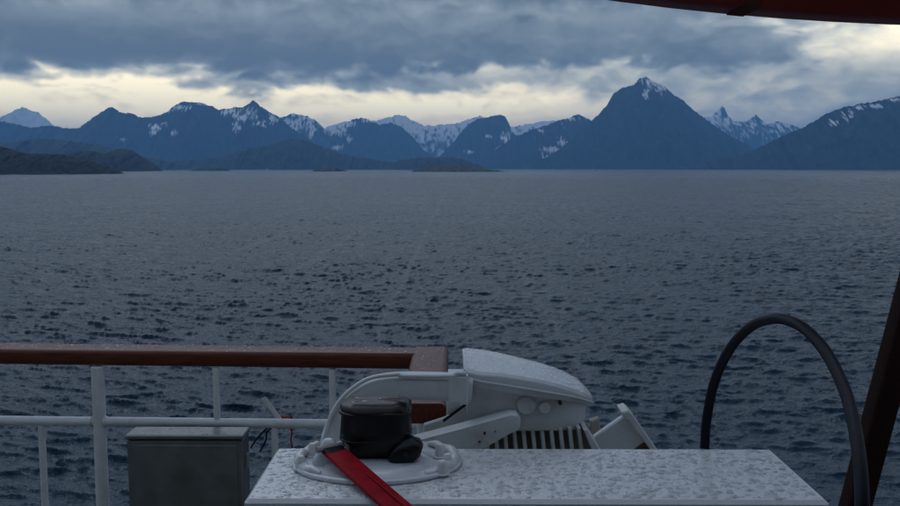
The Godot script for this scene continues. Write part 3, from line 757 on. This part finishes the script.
func make_hose():
	var pts := [[703.5, 470, 1.70], [704.5, 448, 1.70], [706.5, 420, 1.69], [714, 383, 1.66], [729, 350, 1.61], [750, 327, 1.55], [771, 319, 1.49], [788, 320.5, 1.44], [806, 330, 1.38], [827, 354, 1.31], [845, 391, 1.24], [855, 430, 1.18], [861, 475, 1.13], [862, 520, 1.10], [860, 580, 1.09]]
	var base := at(861, 506, 1.1); base.y = DECK
	var pp := spline(pts.map(func(p): return at(p[0], p[1], p[2])), 8)
	var o := build(done(tube(pp.map(func(p): return p - base), [0.0092], 14)), "hose", M.rubber)
	o.position = base
	tag(o, "black rubber hose arching in a tall loop above the locker", "hose")

func make_lifeboat():
	# hull over the deck edge, keel along x, its lowest point right of the frame
	var keel := func(x): return EYE.y + 0.515 + 0.045 * (x - 2.0) * (x - 2.0)
	var zc := -3.2
	var root := thing("lifeboat", Vector3(2.0, keel.call(2.0), zc), "red lifeboat hanging overhead with only its dark underside showing", "lifeboat")
	var off: Vector3 = -root.position
	var section := func(x, grow):
		var u: float = clampf((x - 2.0) / 3.15, -1, 1)
		var full: float = sqrt(maxf(1.0 - pow(absf(u), 2.6), 0.0004))
		var b: float = 1.12 * full + grow
		var k: float = keel.call(x) + pow(absf(u), 8) * 0.5 - grow
		var topy: float = EYE.y + 1.75 + 0.15 * u * u
		var ring := []
		for f in [[0.0, 0.0], [0.09, 0.0], [0.11, 0.055], [0.4, 0.12], [0.72, 0.22], [0.93, 0.40], [1.0, 0.72], [1.03, 1.0], [0.96, 1.07], [0.8, 1.38], [0.45, 1.62]]:
			ring.append(Vector3(x, lerpf(k, topy, f[1]), zc + b * f[0]) + off)
		ring.append(Vector3(x, lerpf(k, topy, 1.66), zc) + off)
		for i in range(ring.size() - 2, 0, -1):
			var p: Vector3 = ring[i]
			ring.append(Vector3(p.x, p.y, 2 * (zc + off.z) - p.z))
		return ring
	var rings := []
	for i in 49:
		rings.append(section.call(2.0 + 3.15 * sin((i / 48.0 - 0.5) * PI), 0.0))
	var hull := loft(rings)
	build(done(hull), "hull", M.hull_red, root)
	for x in [1.02, 3.0]:
		build(done(loft([section.call(x - 0.03, 0.004), section.call(x + 0.03, 0.004)], false)), "gripe_strap", M.strap, root)
	# leaning brown strut that carries the boat from the deck
	var p0 := at(758, 872, 2.0); var p1 := at(1022, -125, 2.0)
	var foot := Vector3(p0.x, DECK, p0.z)
	var o := thing("strut", foot, "dark brown leaning strut at the right edge of the frame", "strut")
	var dir := (p1 - p0).normalized()
	build(done(tube([p0 - foot, p1 - foot + dir * 0.1], [1.0], 0, null, rrect(Vector2.ZERO, 0.0275, 0.0275, 0.007, 3), Vector3(0, 0, 1))), "beam", M.brown, o)
	build(done(bevel_box(Vector3(-0.07, 0, -0.07), Vector3(0.07, 0.012, 0.07), 0.003)), "foot_plate", M.brown, o)

func make_far_things():
	var p := on(594, 171.2, 0.0)
	var b := thing("boat", Vector3(p.x, 0, p.z), "tiny white boat far off below the tallest mountain", "boat")
	var rings := []
	for e in [[-9.0, 0.6], [-6.0, 2.0], [0.0, 2.4], [6.0, 1.8], [10.0, 0.2]]:
		rings.append([Vector3(e[0], -0.6, 0), Vector3(e[0], 2.2, e[1]), Vector3(e[0], 2.2, -e[1])])
	build(done(loft(rings, false)), "hull", M.paint, b)
	build(done(bevel_box(Vector3(-6, 2.2, -1.6), Vector3(0, 5.0, 1.6), 0.2)), "wheelhouse", M.paint, b)
	build(done(tube([Vector3(-2, 4.9, 0), Vector3(-2, 9.5, 0)], [0.15], 6)), "mast", M.paint, b)
	for e in [[160, 168.3, "tiny white house on the shore beyond the brown headland's tip"], [267, 168.4, "tiny white house on the shore below the rounded hill"]]:
		var q := at(e[0], e[1], 5000)
		var h := thing("house", Vector3(q.x, -0.5, q.z), e[2], "house")
		build(done(bevel_box(Vector3(-6, 0, -4), Vector3(6, 8, 4), 0.1)), "wall", M.paint, h)
		var rf := loft([[Vector3(-6.5, 7.9, 4.5), Vector3(-6.5, 12, 0), Vector3(-6.5, 7.9, -4.5)], [Vector3(6.5, 7.9, 4.5), Vector3(6.5, 12, 0), Vector3(6.5, 7.9, -4.5)]], false)
		build(done(rf), "roof", M.brown, h)

func _ready():
	# camera, sky, sun, exposure
	var cam := Camera3D.new(); cam.name = "camera"
	cam.position = EYE; cam.basis = look; cam.fov = rad_to_deg(2.0 * atan(253.0 / F)); cam.near = 0.05; cam.far = 90000.0
	add_child(cam); cam.current = true
	var env := Environment.new()
	env.background_mode = Environment.BG_SKY
	env.sky = make_sky()
	env.tonemap_mode = Environment.TONE_MAPPER_LINEAR
	env.tonemap_exposure = 1.14
	env.background_energy_multiplier = 2.5
	env.sdfgi_enabled = true; env.ssao_enabled = true; env.ssil_enabled = true
	env.fog_enabled = true; env.fog_density = 0.000088; env.fog_light_color = Color(0.50, 0.755, 1.0)
	var we := WorldEnvironment.new(); we.name = "environment"; we.environment = env
	add_child(we)
	var sun := DirectionalLight3D.new(); sun.name = "sun"
	sun.light_energy = 0.25; sun.light_angular_distance = 60.0; sun.light_color = Color(0.95, 0.975, 1.0); sun.shadow_enabled = true
	sun.rotation_degrees = Vector3(-52, 192, 0)
	add_child(sun)
	make_materials()
	make_sea()
	make_land()
	make_ship()
	make_lifeboat()
	make_railing()
	make_locker()
	make_winch()
	make_davit()
	make_bracket()
	make_cabinet()
	make_hose()
	make_cord()
	make_far_things()
